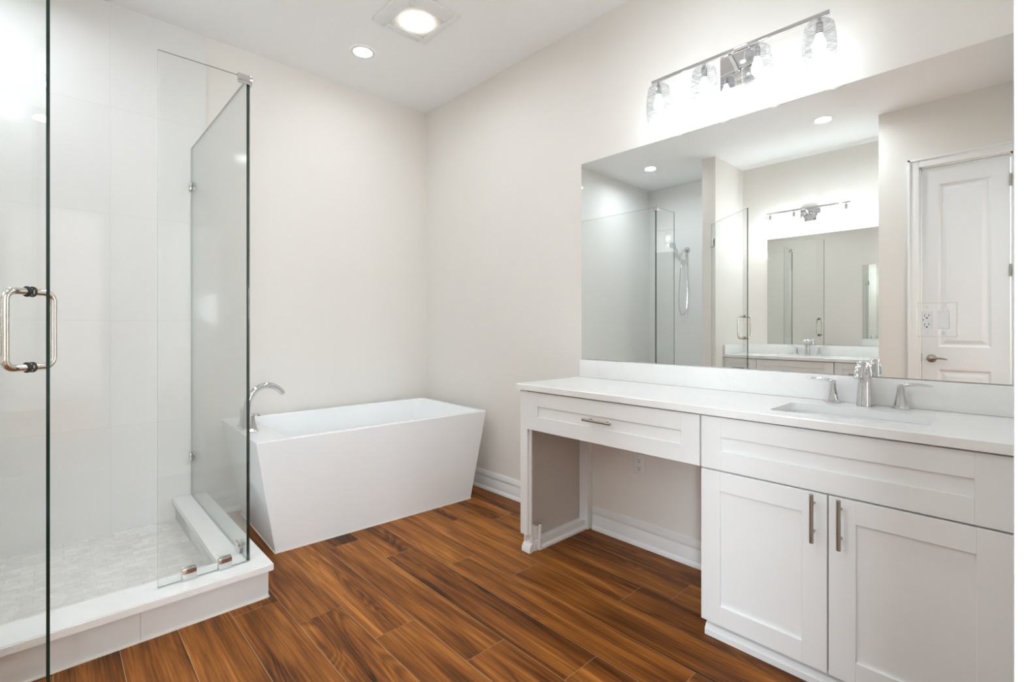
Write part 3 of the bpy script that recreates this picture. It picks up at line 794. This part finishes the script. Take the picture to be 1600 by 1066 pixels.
# outlet and switch set through the mirror
op = thing('outlet_plate', 'two-gang mirrored wall plate with an outlet and a switch on the big mirror', 'outlet', (2.3665, 0.2445, 1.233))
bm = B(); box(bm, 2.3635, 2.3686, 0.187, 0.302, 1.170, 1.297, 0.0032, 1); obj('plate', bm, SILVER, op, True, ang=10)
bm = B(); box(bm, 2.3612, 2.3637, 0.2555, 0.2875, 1.2, 1.267, 0.001, 1)
rec = obj('receptacle', bm, PLAST, op, True)
bm = B()
for zc in (1.250, 1.217):
    box(bm, 2.3606, 2.3613, 0.2770, 0.2787, zc - 0.004, zc + 0.004); box(bm, 2.3606, 2.3613, 0.2650, 0.2667, zc - 0.004, zc + 0.004)
    lathe(bm, [(0.0, 0.0), (0.0026, 0.0), (0.0026, 0.0005)], (2.3606, 0.2718, zc - 0.0095), 'X', 12)
box(bm, 2.3606, 2.3613, 0.281, 0.2835, 1.231, 1.236)
obj('contact_slots', bm, DARK, rec, True)
bm = B(); box(bm, 2.3612, 2.3637, 0.209, 0.241, 1.2, 1.267, 0.001, 1)
prism(bm, [(2.3613, 1.203), (2.3585, 1.203), (2.3602, 1.2335), (2.3613, 1.264)], 0.211, 0.239, 'Y'); obj('switch', bm, PLAST, op, True)
for y in (0.2715, 0.225):
    for z in (1.281, 1.186):
        bm = B(); lathe(bm, [(0.0, 0.0), (0.0028, 0.0), (0.0028, 0.001)], (2.3627, y, z), 'X', 12); obj('screw', bm, PLAST, op, True)

# plain outlet under the knee space
oo = thing('wall_outlet', 'white duplex outlet on the wall inside the knee space under the counter', 'outlet', (XR, 1.493, 0.448))
bm = B(); box(bm, XR - 0.006, XR - 0.0004, 1.457, 1.529, 0.390, 0.506, 0.002); obj('plate', bm, PLAST, oo, True)
for zc in (0.469, 0.427):
    bm = B(); lathe(bm, [(0.0, -0.0085), (0.0145, -0.0085), (0.0165, -0.0075), (0.0165, -0.005)], (XR, 1.493, zc), 'X', 24)
    rec = obj('receptacle', bm, PLAST, oo, True)
    bm = B()
    for dy in (-0.006, 0.006): box(bm, XR - 0.0092, XR - 0.0084, 1.493 + dy - 0.001, 1.493 + dy + 0.001, zc - 0.001, zc + 0.008)
    lathe(bm, [(0.0, -0.0092), (0.0028, -0.0092), (0.0028, -0.0084)], (XR, 1.493, zc - 0.008), 'X', 12)
    obj('contact_slots', bm, DARK, rec, True)

# ------------------------------------------------------------------ four-lamp vanity light; local: wall at x=0, reaches to -x
SHZ0 = 0.0
def vanity_light(loc, label, group):
    t = thing('vanity_light', label, 'wall light', loc)
    bm = B(); box(bm, -0.016, -0.0005, -0.085, 0.085, -0.112, 0.045, 0.003); obj('backplate', bm, CHROME, t)
    bm = B(); box(bm, -0.116, -0.100, -0.397, 0.397, 0.0, 0.018, 0.001); bar = obj('bar', bm, CHROME, t)
    bm = B()
    sweep(bm, [(-0.012, 0, -0.045), (-0.06, 0, -0.018), (-0.108, 0, 0.002)], [(0.010, 0.010)] * 3, 4, sec=lambda q: squircle(q + PI / 4, 0.9))
    obj('arm', bm, CHROME, t)
    for y in (-0.3595, -0.12, 0.12, 0.3595):
        bm = B(); lathe(bm, [(0.0, 0.0), (0.007, 0.0), (0.007, -0.012), (0.014, -0.016), (0.0145, -0.050), (0.013, -0.064)], (-0.108, y, -0.0005), 'Z', 22, (False, True))
        so = obj('socket', bm, CHROME, t)
        bm = B()
        prof = [(0.020, 0.182), (0.036, 0.184), (0.045, 0.178)]
        for i in range(60):
            q = i / 59; z = 0.172 * (1 - q)
            r = 0.0465 + 0.0145 * math.sin(PI * (0.06 + 0.80 * q)) ** 0.9
            prof.append((r + 0.0011 * math.sin(i * 2.1) + 0.0006 * math.sin(i * 0.9), z))
        lathe(bm, [(r, z - 0.200) for r, z in prof], (-0.108, y, 0), 'Z', 40, (False, False))
        sh = obj('shade', bm, RIBGL, t, ang=60)
        bm = B(); lathe(bm, [(0.012, -0.066), (0.013, -0.074), (0.021, -0.092), (0.0245, -0.108), (0.023, -0.124), (0.014, -0.137), (0.0, -0.141)], (-0.108, y, 0), 'Z', 22, (True, False)); obj('bulb', bm, BULB, sh)
        light('bulb_light', 'POINT', (loc[0] - 0.108, loc[1] + y, loc[2] - 0.190) if loc[0] > 0 else (loc[0] + 0.108, loc[1] + y, loc[2] - 0.190), BULB_W, size=0.012, color=WARM)
    return t
vl = vanity_light((XR, 0.955, 2.455), 'four-lamp chrome vanity light over the long counter with the knee space', 'vanity lights')
vl2 = dup(vl, (XL, 1.659, 2.455), PI, 'four-lamp chrome vanity light in the alcove, seen small in the mirror')
for y in (-0.3595, -0.12, 0.12, 0.3595): light('bulb_light', 'POINT', (XL + 0.108, 1.659 + y, 2.455 - 0.190), ALCOVE_BULB_W, size=0.012, color=WARM)

# ------------------------------------------------------------------ second vanity in the alcove (seen in the mirror)
X2 = XL + 0.518                                         # face of its fronts
def bank(label, y0, y1):
    t = thing('drawer_cabinet', label, 'cabinet', (XL + 0.25, (y0 + y1) / 2, 0))
    bm = B(); box(bm, XL + 0.002, X2 - 0.0205, y0 + 0.001, y1 - 0.001, 0.082, CT - 0.0315); obj('body', bm, CAB, t, True)
    bm = B(); box(bm, XL + 0.03, X2 - 0.06, y0 + 0.001, y1 - 0.001, 0, 0.082); obj('toe_kick', bm, TRIM, t, True)
    for z0, z1 in ((0.664, 0.864), (0.372, 0.658), (0.080, 0.366)):
        bm = B(); shaker(bm, X2, -1, y0 + 0.003, y1 - 0.003, z0, z1, 0.062, 0.062 if z1 < 0.8 else 0.058); dr = obj('drawer', bm, CAB, t, True)
        pull('handle', dr, X2, -1, ((y0 + y1) / 2, (z0 + z1) / 2), 0.13, False)
    return t
bank('narrow white three-drawer cabinet beside the shower wall, left of the alcove sink', 2.016, YS0 - 0.001)
bank('narrow white three-drawer cabinet beside the closet wall, right of the alcove sink', YC + 0.001, 1.308)
t = thing('vanity_cabinet', 'white shaker sink cabinet in the alcove between two drawer cabinets', 'cabinet', (XL + 0.25, 1.66, 0))
bm = B(); open_carcass(bm, XL + 0.002, X2 - 0.0205, 1.310, 2.014, 0.082, CT - 0.0315); obj('body', bm, CAB, t, True)
bm = B(); box(bm, XL + 0.03, X2 - 0.06, 1.310, 2.014, 0, 0.082); obj('toe_kick', bm, TRIM, t, True)
bm = B(); shaker(bm, X2, -1, 1.312, 2.012, 0.664, 0.864, 0.078, 0.064); obj('false_drawer_front', bm, CAB, t, True)
for y0, y1, py in ((1.312, 1.660, 1.625), (1.664, 2.012, 1.699)):
    bm = B(); shaker(bm, X2, -1, y0, y1, 0.075, 0.658, 0.07); dd = obj('door', bm, CAB, t, True); pull('handle', dd, X2, -1, (py, 0.579), 0.16, True)
HOLE2 = (XL + 0.177, XL + 0.437, 1.433, 1.885)
countertop('countertop', 'white quartz countertop between the alcove walls, seen only in the mirror', 'low quartz backsplash with a side return in the alcove, seen only in the mirror', XL + 0.002, X2 + 0.018, YC + 0.001, YS0 - 0.001, XL + 0.002, HOLE2, (YC + 0.002, YS0 - 0.022), (XL + 0.003, X2 + 0.014, YS0 - 0.0215, YS0 - 0.0015))
sink('undermount_sink', 'white undermount sink in the alcove counter, seen only in the mirror', HOLE2, 0)
dup(fa, (XL + 0.069, 1.659, CT + 0.0005), PI, 'chrome two-handle widespread faucet in the alcove, seen small in the mirror')
mirror('smaller frameless wall mirror in the alcove behind the second sink', XL, -1, YC + 0.015, 2.083, 1.012, 2.198)

# ------------------------------------------------------------------ ceiling lamps
def downlight(x, y, label, power=DOWN_W):
    t = thing('recessed_light', label, 'ceiling light', (x, y, H), 0, 'recessed ceiling lights')
    bm = B(); lathe(bm, [(0.060, -0.0045), (0.062, -0.006), (0.080, -0.005), (0.085, -0.0005)], (0, 0, 0), 'Z', 44, (False, False)); obj('trim_ring', bm, TRIM, t)
    bm = B(); lathe(bm, [(0.0, -0.004), (0.060, -0.004)], (0, 0, 0), 'Z', 44, (False, False)); obj('lens', bm, LED, t)
    light('downlight', 'AREA', (x, y, H - 0.012), power, (0, 0, 0), 0.12, None, WARM, math.radians(165))
    return t
downlight(1.526, 3.079, 'round recessed ceiling light over the bathtub', 0.3)
downlight(-0.346, 3.058, 'round recessed ceiling light over the shower, seen in the mirror', 2.5)
downlight(-0.253, 1.282, 'round recessed ceiling light before the alcove vanity, seen in the mirror above the closet door')
downlight(1.48, 1.20, 'added round recessed ceiling light, unseen, over the floor before the long counter', 1.6)  # out of view, added to brighten the room
fan = thing('exhaust_fan', 'square bathroom exhaust fan with a lit lens in the ceiling', 'ceiling fan light', (1.607, 2.542, H))
bm = B()
for x0, x1, y0, y1 in ((-0.205, -0.12, -0.22, 0.17), (0.12, 0.165, -0.22, 0.17), (-0.12, 0.12, -0.22, -0.12), (-0.12, 0.12, 0.12, 0.17)): box(bm, x0, x1, y0, y1, -0.012, -0.0005, 0.003)
obj('grille', bm, TRIM, fan)
bm = B(); box(bm, -0.119, 0.119, -0.119, 0.119, -0.008, -0.003)
for i in range(22): x = -0.115 + 0.0105 * i; box(bm, x, x + 0.004, -0.118, 0.118, -0.0095, -0.008)
obj('lens', bm, LENS, fan)
bm = B(); lathe(bm, [(0.0, -0.0125), (0.036, -0.0122), (0.046, -0.0105), (0.048, -0.0098)], (0.0, 0.0, 0), 'Z', 32, (False, False)); obj('lamp', bm, FANGLOW, fan)
light('fan_light', 'AREA', (1.607, 2.542, H - 0.03), FAN_W, (0, 0, 0), 0.14, None, WARM, math.radians(170))
